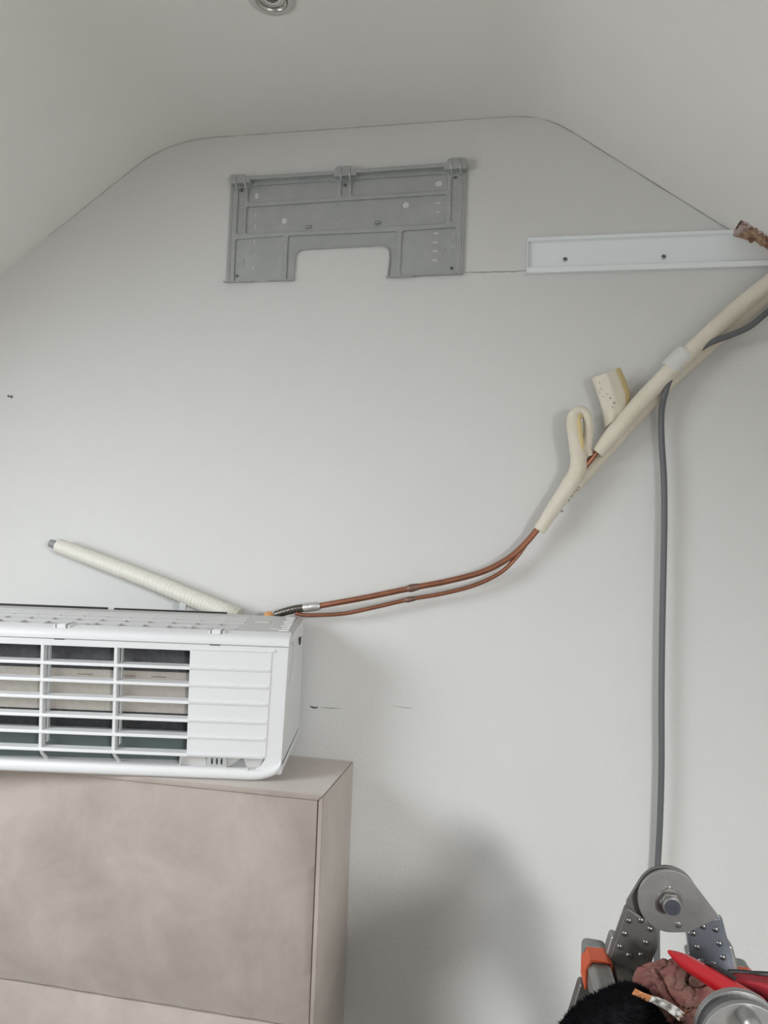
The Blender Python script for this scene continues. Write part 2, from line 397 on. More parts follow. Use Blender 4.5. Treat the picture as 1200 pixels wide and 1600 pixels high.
# rubble inside the broken hole
def rubble(name, x0, x1, y0, y1, mat, lift, amp, seed):
    bm = bmesh.new(); nx, ny = 34, 16; g = []
    for i in range(nx+1):
        row = []
        for j in range(ny+1):
            u, v = i/nx, j/ny; x = x0+(x1-x0)*u; y = y0+(y1-y0)*v
            q = Vector((x*38+seed, y*38, 0)); d = noise.fractal(q, .8, 2.1, 5)*amp
            cell = noise.voronoi(q*.9)[0]; d += (cell[1]-cell[0])*amp*.7
            e = min(min(v, 1-v)*4, u*4, 1.0)
            jx = noise.noise(q*1.3+Vector((9, 0, 0)))*.008; jy = noise.noise(q*1.3+Vector((0, 9, 4)))*.008
            row.append(bm.verts.new((x+jx, y+jy, zr(x)+lift*e-.004+d)))
        g.append(row)
    for i in range(nx):
        for j in range(ny): bm.faces.new((g[i][j], g[i+1][j], g[i+1][j+1], g[i][j+1]))
    return obj(name, bm, mat, ceiling)
rubble('broken_rim', HX0+.004, HX1, HY-.002, -.002, 'rubble', .02, .010, 3)
bm = bmesh.new()
for k in range(7):      # pinkish plaster lumps along the edge of the break
    t = k/6; x = HX0+.005+.008*t; y = -.010-.046*t
    r = .0085+.003*random.random(); c = Vector((x+.004, y, zr(x)+.001))
    st = bmesh.ops.create_icosphere(bm, subdivisions=3, radius=r, matrix=Matrix.Translation(c) @ Matrix.Diagonal((1.0, 1.3, .8, 1)))
    for v in st['verts']: v.co += (v.co-c)*noise.fractal(v.co*60, .8, 2, 3)*.45
for k in range(16):
    x = HX0+.010+.011*k+random.uniform(-.004, .004); r = random.uniform(.004, .0075); c = Vector((x, HY+random.uniform(-.003, .002), zr(x)+.001))
    st = bmesh.ops.create_icosphere(bm, subdivisions=2, radius=r, matrix=Matrix.Translation(c) @ Matrix.Diagonal((1.5, 1.0, .6, 1)))
    for v in st['verts']: v.co += (v.co-c)*noise.fractal(v.co*90, .8, 2, 3)*.6
obj('plaster_crumbs', bm, 'rubble_grey', ceiling, smooth=True, sharp=70)

# ------------------------------------------------------------------ recessed downlight
LC = Vector((-0.517, -0.461, ZC))
lamp = thing('recessed_downlight', 'small round recessed downlight in the flat ceiling', 'downlight', LC)
def ring_z(bm, c, prof_rz, seg=40):
    rows = [[bm.verts.new((c.x+r*math.cos(2*math.pi*i/seg), c.y+r*math.sin(2*math.pi*i/seg), c.z+z)) for i in range(seg)] for r, z in prof_rz]
    for a, b in zip(rows, rows[1:]):
        for i in range(seg): bm.faces.new((a[i], a[(i+1) % seg], b[(i+1) % seg], b[i]))
    return rows
bm = bmesh.new(); ring_z(bm, LC, [(.045, .0005), (.0445, -.003), (.041, -.0048), (.031, -.005), (.029, -.002)]); obj('bezel', bm, 'white_ring', lamp, smooth=True)
bm = bmesh.new(); ring_z(bm, LC, [(.029, -.002), (.0285, -.0062), (.027, -.0072), (.0255, -.006), (.0245, -.001)]); obj('trim_ring', bm, 'chrome', lamp, smooth=True)
bm = bmesh.new(); rows = ring_z(bm, LC, [(.0245, -.001), (.022, .004), (.021, -.0005), (.0195, .004), (.0185, -.0005), (.017, .004), (.010, -.002), (.003, -.0035)]); bm.faces.new(rows[-1]); obj('lens', bm, 'glass_dark', lamp, smooth=True, sharp=60)

# ------------------------------------------------------------------ steel mounting plate on the wall
def pz(u, v, Y=-.004):      # close-up measuring frame -> wall coordinates (x, z)
    q = at(330+u/2.7907, 220+v/2.7907, Y); return (q.x, q.z)
U = 1.5/2.79/1000           # one close-up unit in metres
plate = thing('mounting_plate', 'galvanised steel wall mounting plate screwed high on the gable wall', 'mounting plate', (at(540, 345).x, 0, at(540, 440).z))
outline = [pz(*p) for p in [(64, 616), (86, 196), (168, 176), (540, 152), (625, 146), (1025, 116), (1114, 112), (1098, 582), (768, 596), (777, 505), (772, 478), (758, 463), (735, 458), (400, 474), (378, 482), (367, 500), (364, 525), (358, 611)]]
H = []
def hole(u, v, a, b=None): c = pz(u, v); H.append(circle(c[0], c[1], a*U*1.15, (b or a)*U*1.15, 12))
for a in [(196, 238, 9, 14), (316, 347, 13), (847, 278, 14), (991, 185, 16, 12)]: hole(*a)
for a in [(191, 320), (188, 372), (184, 440), (182, 495), (179, 550)]: hole(*a, 4, 13)
for a in [(988, 268), (985, 308), (979, 401), (975, 440), (973, 478), (973, 518)]: hole(*a, 13, 4.5)
hole(141, 530, 2.2, 16); hole(1018, 492, 2.4, 19)
for a in [(130, 252), (128, 288), (125, 322), (122, 358), (120, 394), (1065, 190), (1063, 227), (1062, 265), (1060, 303), (1058, 341), (117, 445), (117, 480), (116, 518), (114, 552), (1056, 400), (1054, 438), (1051, 476), (1050, 514), (521, 336), (575, 332), (627, 330), (518, 371), (571, 368), (624, 364), (530, 190), (635, 183)]: hole(*a, 3.6)
obj('backing_sheet', nflat([outline]+H, -.0010, -.0019), 'steel', plate, bevel=.0004, bseg=1)
panels = [[(160, 197), (545, 172), (547, 246), (160, 269)], [(612, 168), (1030, 142), (1031, 215), (612, 241)], [(154, 288), (1028, 232), (1022, 360), (150, 406)],
          [(105, 430), (318, 413), (312, 604), (98, 611)], [(832, 392), (1072, 376), (1063, 578), (822, 586)], [(119, 205), (149, 203), (133, 405), (108, 408)],
          [(1048, 155), (1078, 153), (1071, 355), (1043, 358)], [(568, 168), (598, 166), (592, 242), (566, 243)]]
arch = [(335, 414), (811, 394), (803, 592), (773, 590), (782, 503), (776, 472), (760, 456), (735, 451), (398, 467), (372, 476), (360, 497), (357, 525), (351, 604), (326, 604)]
ploops = [rounded([pz(*p, Y=-.006) for p in q], .006) for q in panels] + [rounded([pz(*p, Y=-.006) for p in arch], .004)]
rib_out = [pz(*p, Y=-.006) for p in [(64, 616), (86, 196), (168, 176), (540, 152), (625, 146), (1025, 116), (1114, 112), (1098, 582), (768, 596), (777, 505), (772, 478), (758, 463), (735, 458), (400, 474), (378, 482), (367, 500), (364, 525), (358, 611)]]
obj('rib_frame', nflat([rib_out]+ploops, -.0017, -.0065), 'steel', plate, bevel=.0019, bseg=3)
for a, b in (((94, 200), (76, 612)), ((1097, 122), (1083, 582))):       # pressed edge beads
    c = pz(*a, Y=-.0065); d = pz(*b, Y=-.0065)
    obj('edge_bead', ntube([(c[0], -.0066, c[1]), (d[0], -.0066, d[1])], .0022, seg=8, n=1), 'steel', plate, smooth=True)
# projecting ledge along the top and the three hook lugs
for (a, b) in (((160, 176), (552, 151)), ((612, 147), (1035, 118))):
    c = pz(*a); d = pz(*b); t_ = .0045
    bm = bmesh.new(); hexa(bm, [(c[0], -.004, c[1]-t_), (d[0], -.004, d[1]-t_), (d[0], -.021, d[1]-t_), (c[0], -.021, c[1]-t_)], [(c[0], -.004, c[1]+t_), (d[0], -.004, d[1]+t_), (d[0], -.021, d[1]+t_), (c[0], -.021, c[1]+t_)])
    obj('top_ledge', bm, 'steel', plate, bevel=.0018, bseg=3)
for poly in ([(82, 190), (80, 160), (90, 148), (150, 147), (160, 166), (172, 170), (172, 183)], [(532, 157), (536, 136), (546, 116), (556, 111), (606, 110), (614, 116), (622, 134), (634, 140), (634, 151)], [(1014, 127), (1016, 112), (1028, 92), (1038, 77), (1102, 73), (1116, 84), (1116, 120)]):
    bm = nflat([rounded([pz(*p, Y=-.02) for p in poly], .004)], -.004, -.0225); lug = obj('hook_lug', bm, 'steel', plate, bevel=.0016, bseg=3)
    xs = [p[0] for p in poly]; cu = (min(xs)+max(xs))/2; top = min(p[1] for p in poly)
    for du in (-20, 20):
        c = pz(cu+du, top+8, Y=-.023); d = pz(cu+du, top+62, Y=-.023)
        obj('lug_rib', ntube([(c[0], -.0225, c[1]), (c[0], -.0232, c[1]-.004), (d[0], -.0225, d[1]+.012), (d[0], -.010, d[1])], .0020, seg=8, n=4), 'steel', lug, smooth=True)
for a in [(133, 215), (1065, 157), (583, 192), (112, 588), (1048, 554)]:
    c = pz(*a); bm = bmesh.new(); dome_y(bm, c[0], c[1], .0040, -.0018, .0030); obj('screw', bm, 'steel_dark', plate, smooth=True)
for a in [(423, 372), (725, 354)]:     # bent-out cable tabs
    c = pz(*a); bm = bmesh.new(); hexa(bm, [(c[0]-.008, -.0018, c[1]-.002), (c[0]+.008, -.0018, c[1]-.002), (c[0]+.008, -.0018, c[1]+.004), (c[0]-.008, -.0018, c[1]+.004)], [(c[0]-.007, -.008, c[1]-.005), (c[0]+.007, -.008, c[1]-.005), (c[0]+.007, -.008, c[1]-.001), (c[0]-.007, -.008, c[1]-.001)])
    obj('bent_tab', bm, 'steel', plate, bevel=.0008)
for a in [(206, 192), (407, 179), (762, 155), (982, 138)]:
    c = pz(*a); bm = bmesh.new(); dome_y(bm, c[0], c[1], .0028, -.004, .006); obj('stamped_dimple', bm, 'steel', plate, smooth=True)
for a, b in (((58, 618), (186, 616)), ((250, 612), (360, 610)), ((765, 597), (884, 594)), ((955, 588), (1098, 583))):    # folded lips at the feet
    c = pz(*a); d = pz(*b)
    bm = bmesh.new(); hexa(bm, [(c[0], -.004, c[1]-.0012), (d[0], -.004, d[1]-.0012), (d[0], -.017, d[1]-.0022), (c[0], -.017, c[1]-.0022)], [(c[0], -.004, c[1]+.001), (d[0], -.004, d[1]+.001), (d[0], -.017, d[1]), (c[0], -.017, c[1])])
    obj('foot_lip', bm, 'steel', plate, bevel=.0006)

# ------------------------------------------------------------------ cable trunking base
tz0, tz1 = 2.2385, 2.3235; tx0, tx1 = -.0355, .62
trunk = thing('cable_trunking', 'long pale trunking base screwed to the wall beside the steel plate', 'trunking', ((tx0+tx1)/2, 0, tz0))
tprof = [(0, tz0), (-.016, tz0), (-.0175, tz0+.002), (-.0175, tz0+.0115), (-.0160, tz0+.0135), (-.0060, tz0+.0150), (-.0045, tz0+.0165), (-.0040, tz0+.0185), (-.0040, tz1-.0125), (-.0055, tz1-.0105), (-.0125, tz1-.0085), (-.0140, tz1-.0070), (-.0140, tz1-.0015), (-.0125, tz1), (0, tz1)]
bm = bmesh.new(); prism_x(bm, tprof, tx0, tx1); obj('channel', bm, 'trunk', trunk, smooth=True, sharp=25)
bm = bmesh.new(); box(bm, tx0-.0012, tx0+.0012, -.0118, 0, tz0+.003, tz1-.003); obj('cut_end', bm, 'trunk', trunk, bevel=.0005)
for q in ((883, 405), (1037, 401)):
    c = at(*q, Y=-.005); s = bmesh.new(); dome_y(s, c.x, c.z, .0058, -.0038, .0030); sc = obj('screw', s, 'screw_pale', trunk, smooth=True)
    s = bmesh.new(); box(s, c.x-.0030, c.x+.0030, -.0074, -.0064, c.z-.0007, c.z+.0007); box(s, c.x-.0007, c.x+.0007, -.0074, -.0064, c.z-.0030, c.z+.0030); obj('cross_slot', s, 'slot', sc)

# ------------------------------------------------------------------ upholstered headboard
HT = 1.084; HXR = -.4055; HXL = -2.25; HF = -.266
hb = thing('upholstered_headboard', 'taupe velvet padded headboard standing against the wall under the white unit', 'headboard', ((HXL+HXR)/2, HF/2, 0))
def soft_grid(bm, f, nu, nv):
    g = [[bm.verts.new(f(i/nu, j/nv)) for j in range(nv+1)] for i in range(nu+1)]
    for i in range(nu):
        for j in range(nv): bm.faces.new((g[i][j], g[i+1][j], g[i+1][j+1], g[i][j+1]))
    return g
FRW = .011
def frame_piece(name, x0, x1, z0, z1, bev):
    obj(name, nbox(x0, x1, HF, -.002, z0, z1), 'velvet', hb, bevel=bev, bseg=5)
# top rail mitred to the side posts
bm = bmesh.new(); hexa(bm, [(HXL+.0105, HF, HT-.0105), (HXR-.0110, HF, HT-.0105), (HXR-.0110, -.002, HT-.0105), (HXL+.0105, -.002, HT-.0105)], [(HXL, HF, HT), (HXR-.0008, HF, HT), (HXR-.0008, -.002, HT), (HXL, -.002, HT)])
obj('top_rail', bm, 'velvet', hb, bevel=.0028, bseg=4)
for s in (1, -1):
    bm = bmesh.new(); xo = HXR if s > 0 else HXL; xi = xo-s*.0105
    hexa(bm, [(xi, HF, .02), (xo, HF, .02), (xo, -.002, .02), (xi, -.002, .02)], [(xi, HF, HT-.0110), (xo, HF, HT-.0008), (xo, -.002, HT-.0008), (xi, -.002, HT-.0110)])
    obj('side_post', bm, 'velvet', hb, bevel=.0028, bseg=4)
obj('back_board', nbox(HXL+.011, HXR-.011, HF+.045, -.01, .03, HT-.011), 'seam', hb)
def panel(x0, x1, z0, z1, seed):
    bm = bmesh.new()
    def f(u, v):
        x = x0+(x1-x0)*u; z = z0+(z1-z0)*v
        dx = min(x-x0, x1-x); dz = min(z-z0, z1-z)
        e = (1-math.exp(-dx/.045))*(1-math.exp(-dz/.060))
        d = .005-.036*e + .0025*noise.noise(Vector((x*4+seed, 0, z*4)))+.0010*noise.noise(Vector((x*13+seed, 3, z*9)))
        # gathers running in from the edges
        d += .0008*math.sin(x*70+seed)*math.exp(-dz/.05)
        return (x, HF+d, z)
    g = soft_grid(bm, f, 120, 40)
    # turn the edges back into the frame
    rim = [g[i][0] for i in range(121)] + [g[120][j] for j in range(1, 41)] + [g[i][40] for i in range(119, -1, -1)] + [g[0][j] for j in range(39, 0, -1)]
    back = [bm.verts.new(v.co+Vector((0, .06, 0))) for v in rim]
    for i in range(len(rim)): bm.faces.new((rim[i], rim[(i+1) % len(rim)], back[(i+1) % len(rim)], back[i]))
    obj('padded_panel', bm, 'velvet', hb, smooth=True, sharp=60)
panel(HXL+.0135, HXR-.0140, .6200, HT-.0125, 1); panel(HXL+.0135, HXR-.0140, .17, .6165, 5)
obj('plinth', nbox(HXL+.012, HXR-.0125, HF+.01, -.02, .02, .168), 'velvet', hb, bevel=.006)

# ------------------------------------------------------------------ air conditioner indoor unit, front cover off, resting on the headboard
th, tau = math.radians(10.8), math.radians(-4)
ex = Vector((math.cos(th), math.sin(th), 0)); n0 = Vector((-math.sin(th), math.cos(th), 0)); zz = Vector((0, 0, 1))
ez = zz*math.cos(tau)+n0*math.sin(tau); ey = n0*math.cos(tau)-zz*math.sin(tau)
AO = Vector((-.7044, -.2386, 1.0855))
AM = Matrix(((ex.x, ey.x, ez.x, AO.x), (ex.y, ey.y, ez.y, AO.y), (ex.z, ey.z, ez.z, AO.z), (0, 0, 0, 1)))
ac = thing('air_conditioner', 'white air conditioner indoor unit without its front cover, resting on the headboard', 'air conditioner', matrix=AM)
AMI = AM.inverted()
def aw(px, py, Y): return AMI @ at(px, py, Y)
XW = -.635                                   # left end, out of the picture
OR = -.0125                                  # right edge of the grille opening
SZ = [.2353, .1986, .1618, .1226, .0868, .0490]
MX = [-.327-.157*k for k in (-1, 0, 1)]      # mullions
front = [(XW, .002), (.120, .002), (.150, .006), (.175, .016), (.189, .030), (.1905, .05), (.1975, .2865), (XW, .2865)]
opening = [(XW+.02, .024), (-.028, .024), (-.028, .049), (OR-.001, .052), (OR, .2725), (XW+.02, .2725)]
notch = rounded([(-.0265, .021), (.128, .019), (.146, .028), (.155, .046), (-.0265, .046)], .004)
obj('front_shell', nflat([front, opening, notch], .0, .014), 'ac', ac, bevel=.0022, bseg=3)
# raised border round the blank panel on the right: recess edge and ridges that carry the slat lines on
obj('panel_edge', ntube([(OR+.004, -.0004, .276), (.158, -.0004, .2765), (.1612, -.0004, .273), (.1590, -.0004, .19), (.1550, -.0004, .052)], .0016, seg=8, n=5), 'ac', ac, smooth=True)
for i, z in enumerate(SZ):
    xe = .1575-.0012*i
    bm = bmesh.new(); prism_x(bm, [(.001, z-.0035), (-.0012, z-.003), (-.0032, z+.001), (-.0030, z+.0028), (.001, z+.0038)], OR, xe); obj('panel_ridge', bm, 'ac', ac, smooth=True)
    bm = bmesh.new(); prism_x(bm, [(-.003, z-.0028), (-.0034, z+.001), (-.002, z+.0034), (.016, z+.0052), (.017, z+.0028), (.002, z-.003)], XW+.01, OR+.002); obj('slat', bm, 'ac', ac, smooth=True, sharp=50)
for x in MX:
    bm = bmesh.new(); box(bm, x-.0042, x+.0032, -.0008, .019, .051, .276); obj('mullion', bm, 'ac', ac, bevel=.0016)
    obj('mullion_foot', ntube([(x-.0005, .003, .052), (x+.001, .006, .040), (x+.005, .012, .030), (x+.009, .018, .022)], .0038, seg=8, n=4), 'ac_shaded', ac, smooth=True)
    bm = bmesh.new(); box(bm, x+.006, x+.0085, .014, .026, .06, .274); obj('filter_rail', bm, 'clear', ac, bevel=.0006)
# heat exchanger behind the slats: three bent banks and the drain tray
def bank(name, y0, z0, y1, z1, mat, th_=.006):
    bm = bmesh.new(); hexa(bm, [(XW+.02, y0, z0), (OR+.012, y0, z0), (OR+.012, y0+th_, z0), (XW+.02, y0+th_, z0)], [(XW+.02, y1, z1), (OR+.012, y1, z1), (OR+.012, y1+th_, z1), (XW+.02, y1+th_, z1)])
    return obj(name, bm, mat, ac)
bank('fin_bank', .030, .2180, .050, .283, 'fin_dark')
bank('fin_bank', .026, .1290, .030, .2175, 'fin_lit')
bank('fin_bank', .040, .0800, .027, .1285, 'fin_dark')
bank('drain_tray', .030, .0200, .038, .0780, 'tray')
bm = bmesh.new(); prism_x(bm, [(.020, .083), (.022, .088), (.042, .088), (.042, .076), (.024, .078)], XW+.02, OR+.01); obj('tray_edge', bm, 'sensor', ac, bevel=.001)
for x in (-.475, -.245, -.085, -.31+.157):
    bm = bmesh.new(); box(bm, x-.016, x+.016, .0265, .0280, .2064, .2074); obj('fin_clip', bm, 'copper_old', ac)
# rounded bottom lip
bm = bmesh.new(); prism_x(bm, [(-.002, .024), (-.0065, .021), (-.0095, .014), (-.0090, .006), (-.0050, .0008), (.004, -.0012), (.05, .004), (.05, .020), (.012, .022)], XW, .120)
obj('bottom_lip', bm, 'ac', ac, smooth=True, sharp=50)
bm = bmesh.new()
rings = []
for k in range(9):
    t = k/8; x = .120+.070*math.sin(t*math.pi/2); dz = .030*(1-math.cos(t*math.pi/2)); sy = 1-.55*t**3
    rings.append([bm.verts.new((x, y*sy if y < 0 else y, z*(1-.15*t)+dz)) for y, z in [(-.002, .022), (-.0065, .020), (-.0095, .014), (-.0090, .006), (-.0050, .0008), (.004, -.0012), (.05, .004), (.05, .018)]])
for a, b in zip(rings, rings[1:]):
    for i in range(8): bm.faces.new((a[i], a[(i+1) % 8], b[(i+1) % 8], b[i]))
bm.faces.new(rings[0]); bm.faces.new(rings[-1][::-1]); obj('lip_corner', bm, 'ac', ac, smooth=True, sharp=60)
# small connector window at the lower right
bm = bmesh.new(); box(bm, .030, .073, .003, .02, .0195, .046); cn = obj('connector_block', bm, 'sensor', ac, bevel=.001)
for x in (.041, .0515, .0615): obj('slot', nflat([circle(x, .0360, .0021, .0072, 12)], .0024, .004), 'slot', cn)
bm = bmesh.new(); hexa(bm, [(.076, .010, .021), (.112, .010, .021), (.112, .02, .021), (.076, .02, .021)], [(.100, .012, .040), (.106, .012, .042), (.106, .02, .042), (.100, .02, .040)]); obj('wire_clip', bm, 'hose_end', ac)
obj('connector_recess', nbox(.073, .108, .016, .018, .021, .047), 'slot', ac)
obj('window_floor', nbox(-.028, .15, .013, .016, .012, .049), 'ac_shaded', ac)
# rounded top front edge
tp = [(.014, .2875), (-.001, .2875), (-.0035, .2895), (-.0042, .2960), (-.0015, .3025), (.005, .3075), (.015, .3105), (.034, .3130), (.034, .305), (.014, .300)]
bm = bmesh.new(); prism_x(bm, tp, XW, .1985); obj('top_front_rail', bm, 'ac', ac, smooth=True, sharp=40)
obj('seam_groove', nbox(XW, .1965, .0006, .002, .2861, .2879), 'sensor', ac)
def ztop(y): return .3120+(y-.034)*.075
for x in (-.292, .0405, -.61):            # cover latches
    bm = bmesh.new(); box(bm, x-.0175, x+.0175, .010, .036, .306, .3158); lt = obj('cover_latch', bm, 'ac', ac, bevel=.002)
    obj('latch_recess', nbox(x-.0140, x+.0140, .0090, .031, .3080, .3164), 'hose_end', lt, bevel=.0015)
    obj('latch_tongue', nbox(x-.0095, x+.0095, .0075, .030, .3084, .3178), 'ac', lt, bevel=.0015)
    obj('latch_slit', nbox(x-.011, x+.011, -.0008, .003, .2858, .2876), 'slot', lt)
# top: closed part on the right, open lattice on the left
TX = .080
def toppoly(name, x0, x1, y0, y1, up, dn, mat='ac_shaded', skew=0.0, bevel=.0012, par=ac):
    bm = bmesh.new()
    hexa(bm, [(x0, y0, ztop(y0)-dn), (x1, y0, ztop(y0)-dn), (x1+skew, y1, ztop(y1)-dn), (x0+skew, y1, ztop(y1)-dn)], [(x0, y0, ztop(y0)+up), (x1, y0, ztop(y0)+up), (x1+skew, y1, ztop(y1)+up), (x0+skew, y1, ztop(y1)+up)])
    return obj(name, bm, mat, par, bevel=bevel)
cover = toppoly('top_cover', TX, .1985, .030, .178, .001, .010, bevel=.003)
toppoly('cover_rib', .105, .140, .108, .120, .0035, .0, 'ac_shaded', par=cover)
for k in range(7):
    y = .045+.019*k; xo = .1985
    toppoly('edge_tooth', xo-.030+.004*(k % 2), xo-.008, y, y+.0035, .0028, .0, 'ac', bevel=.0006, par=cover)
    toppoly('edge_gap', xo-.008, xo-.003, y+.003, y+.0095, .0011, .0, 'tray', bevel=0, par=cover)
toppoly('cover_mark', .150, .166, .058, .061, .0018, .0, 'ac', bevel=0, par=cover)
for y, w, u in ((.034, .004, 0), (.066, .003, .0015), (.096, .003, .003), (.122, .003, .004), (.150, .026, .002)):
    toppoly('lattice_bar', XW, TX+.004, y, y+w, u, .022)
x = XW+.02; k = 0
while x < TX-.012:
    toppoly('lattice_rib', x, x+.003, .034, .156, -.001, .022, skew=.006, bevel=.0008)
    if k % 4 == 2: toppoly('lattice_web', x+.018, x+.030, .036, .064, -.003, .014, skew=.010, bevel=.001)
    x += .0535; k += 1
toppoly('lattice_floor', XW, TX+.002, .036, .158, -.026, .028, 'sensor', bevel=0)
# shell: sides, back, underside
bm = bmesh.new(); hexa(bm, [(.1900, .004, .034), (.2070, .180, .062), (.2030, .180, .062), (.1860, .004, .034)], [(.1985, .004, .300), (.2085, .180, .318), (.2045, .180, .318), (.1945, .004, .300)])
side = obj('side_panel', bm, 'ac', ac, bevel=.0012)
bm = bmesh.new(); hexa(bm, [(.1985, .020, .297), (.2085, .180, .316), (.1950, .180, .316), (.1880, .020, .297)], [(.1960, .030, .312), (.2000, .180, .3235), (.1900, .180, .3235), (.1900, .030, .312)]); obj('side_chamfer', bm, 'ac_shaded', ac, bevel=.0015)
bm = bmesh.new(); hexa(bm, [(.2000, .130, .283), (.2075, .145, .283), (.2075, .145, .270), (.2000, .130, .270)], [(.2065, .122, .284), (.2080, .148, .284), (.2075, .142, .266), (.2065, .134, .266)]); obj('knockout_hole', bm, 'slot', side)
def sx(y, z): return .190+(.207-.190)*(y-.004)/.176+(.0085-.007*(y/.18))*(z-.034)/.266
obj('knockout_outline', ntube([(sx(y, z), y, z) for y, z in ((.020, .290), (.034, .292), (.050, .285), (.052, .262), (.046, .235), (.034, .212), (.024, .200))], .0011, seg=6, n=4), 'sensor', side)
bm = bmesh.new(); hexa(bm, [(.1905, .000, .012), (.2085, .190, .046), (.180, .190, .046), (.176, .000, .012)], [(.1915, -.002, .026), (.2100, .190, .060), (.180, .190, .060), (.176, -.002, .026)]); obj('base_tray_edge', bm, 'ac', ac, bevel=.003)
bm = bmesh.new(); hexa(bm, [(.1888, .004, .024), (.2065, .182, .056), (.184, .182, .056), (.180, .004, .024)], [(.1890, .004, .036), (.2055, .178, .064), (.184, .178, .064), (.180, .004, .036)]); obj('base_gap', bm, 'slot', ac)
obj('back_plate', nbox(XW, .203, .176, .182, .060, .3225), 'ac_shaded', ac)
bm = bmesh.new(); hexa(bm, [(XW, .004, .002), (.176, .004, .012), (.184, .18, .056), (XW, .18, .05)], [(XW, .004, .012), (.176, .004, .022), (.184, .18, .064), (XW, .18, .062)]); obj('underside', bm, 'ac_shaded', ac)
obj('end_panel', nbox(XW-.006, XW, 0, .18, .01, .31), 'ac_shaded', ac, bevel=.003)
obj('rear_base', nbox(XW+.06, .06, .095, .15, -.0098, .05), 'ac_shaded', ac, bevel=.003)
# black gasket along the back
bm = bmesh.new(); box(bm, XW, -.255, .1765, .1825, .316, .3285); box(bm, -.240, .027, .1765, .1825, .316, .3278); obj('back_gasket', bm, 'black', ac, bevel=.001)
# drain hose
hp = [aw(372, 966, -.045), aw(352, 957, -.045), aw(300, 935, -.044), aw(230, 906, -.042), aw(160, 879, -.040), aw(91, 853, -.038)]
P = catmull(hp, 34)
R = []
for i in range(len(P)):
    t = i/(len(P)-1); base = .0245-.0055*t; R.append(base*(1+.045*math.cos(i*2*math.pi/3)))
hose = obj('drain_hose', ntube(P, R, seg=20, n=1), 'hose', ac, smooth=True, sharp=80)
obj('hose_end', ntube([aw(93, 853.5, -.038), aw(85, 850.8, -.0378), aw(79, 848.8, -.0376)], [.0105, .0108, .0100], seg=16, n=3), 'hose_end', hose, smooth=True)
c = aw(286, 945, -.055); obj('hose_clip', nbox(c.x-.008, c.x+.008, c.y-.004, c.y+.004, c.z-.012, c.z+.006), 'clear', ac, bevel=.001)
c = aw(420, 957, -.05); bm = bmesh.new(); bmesh.ops.create_uvsphere(bm, u_segments=16, v_segments=8, radius=.0125, matrix=Matrix.Translation(c+Vector((0, 0, -.0095)))); obj('port_cap', bm, 'cap', ac, smooth=True)

# ------------------------------------------------------------------ refrigerant lines
def path(pts, k=.78): return [at(a, b, Y*k) for a, b, Y in pts]
gas_pts = [(500, 946.5, -.055), (570, 934, -.055), (645, 918.5, -.055), (700, 908, -.056), (755, 893, -.058), (795, 872, -.060), (820, 850, -.060), (842, 824, -.060), (875, 780, -.060), (925, 715, -.060), (975, 655, -.060), (1040, 585, -.058), (1100, 527, -.056), (1160, 472, -.052), (1215, 430, -.048), (1290, 378, -.045)]
gas = thing('copper_pipe', 'thicker copper refrigerant pipe, upper of the two, with peeled ivory foam insulation', 'pipe', at(900, 750, -.06))
obj('pipe', ntube(path(gas_pts), .0068, seg=14, n=6), 'copper', gas, smooth=True)
obj('brazed_joint', ntube(path([(637, 920.2, -.055), (641, 919.3, -.055), (647, 918, -.055), (655, 916.5, -.0555)]), [.0072, .0092, .0088, .0074], seg=14, n=3), 'copper_old', gas, smooth=True)
bm = ntube(path([(430, 960.5, -.052), (440, 957.5, -.053), (458, 952.5, -.054), (477, 949.5, -.055)]), [.0085, .0092, .0095, .0092], seg=14, n=6); obj('braided_hose', bm, 'braid', gas, smooth=True)
obj('crimp_sleeve', ntube(path([(475, 950.2, -.055), (479, 949.4, -.055), (496, 947.2, -.055), (501, 946.4, -.055)]), [.0098, .0108, .0104, .0082], seg=16, n=3, wob=.05), 'braid_end', gas, smooth=True)
def sleeve_ends(o): return o
main = [(933, 708, -.062), (960, 676, -.062), (1000, 629, -.061), (1040, 587, -.060), (1075, 553, -.058), (1120, 511, -.056), (1165, 471, -.054), (1215, 432, -.050), (1290, 380, -.046)]
ins = obj('insulation_sleeve', ntube(path(main), [.0150]+[.0182]*7+[.019], seg=20, n=7, wob=.03), 'foam', gas, smooth=True)
low = [(842, 829, -.062), (856, 808, -.062), (874, 781, -.062), (890, 757, -.063), (901, 738, -.067), (904, 718, -.074), (901, 695, -.080), (897, 672, -.083), (896, 656, -.083), (898, 647, -.082), (906, 641, -.080), (915, 646, -.079), (919, 660, -.079), (919, 680, -.077), (917, 700, -.073), (921, 712, -.068)]
obj('peeled_loop', ntube(path(low), [.0135, .0150, .0165, .0178, .0182, .0176, .0168, .0160, .0150, .0130, .0105, .0100, .0108, .0112, .0105, .0080], seg=18, n=6, wob=.06), 'foam', gas, smooth=True)
# the yellow inner face of the slit loop
obj('loop_inner_face', ntube(path([(910, 712, -.088), (908.5, 695, -.0935), (906.5, 678, -.0965), (905, 664, -.0965), (904, 655, -.092), (906, 650, -.088), (910, 652, -.086)]), [.0030, .0052, .0058, .0062, .0055, .0050, .0030], seg=10, n=5), 'foam_in', gas, smooth=True)
obj('tape_wrap', ntube(path([(1045.5, 578, -.056), (1049, 574.5, -.056), (1068, 555.5, -.055), (1072, 551.5, -.055)]), [.0218, .0226, .0226, .0218], seg=20, n=3), 'tape', gas, smooth=True)

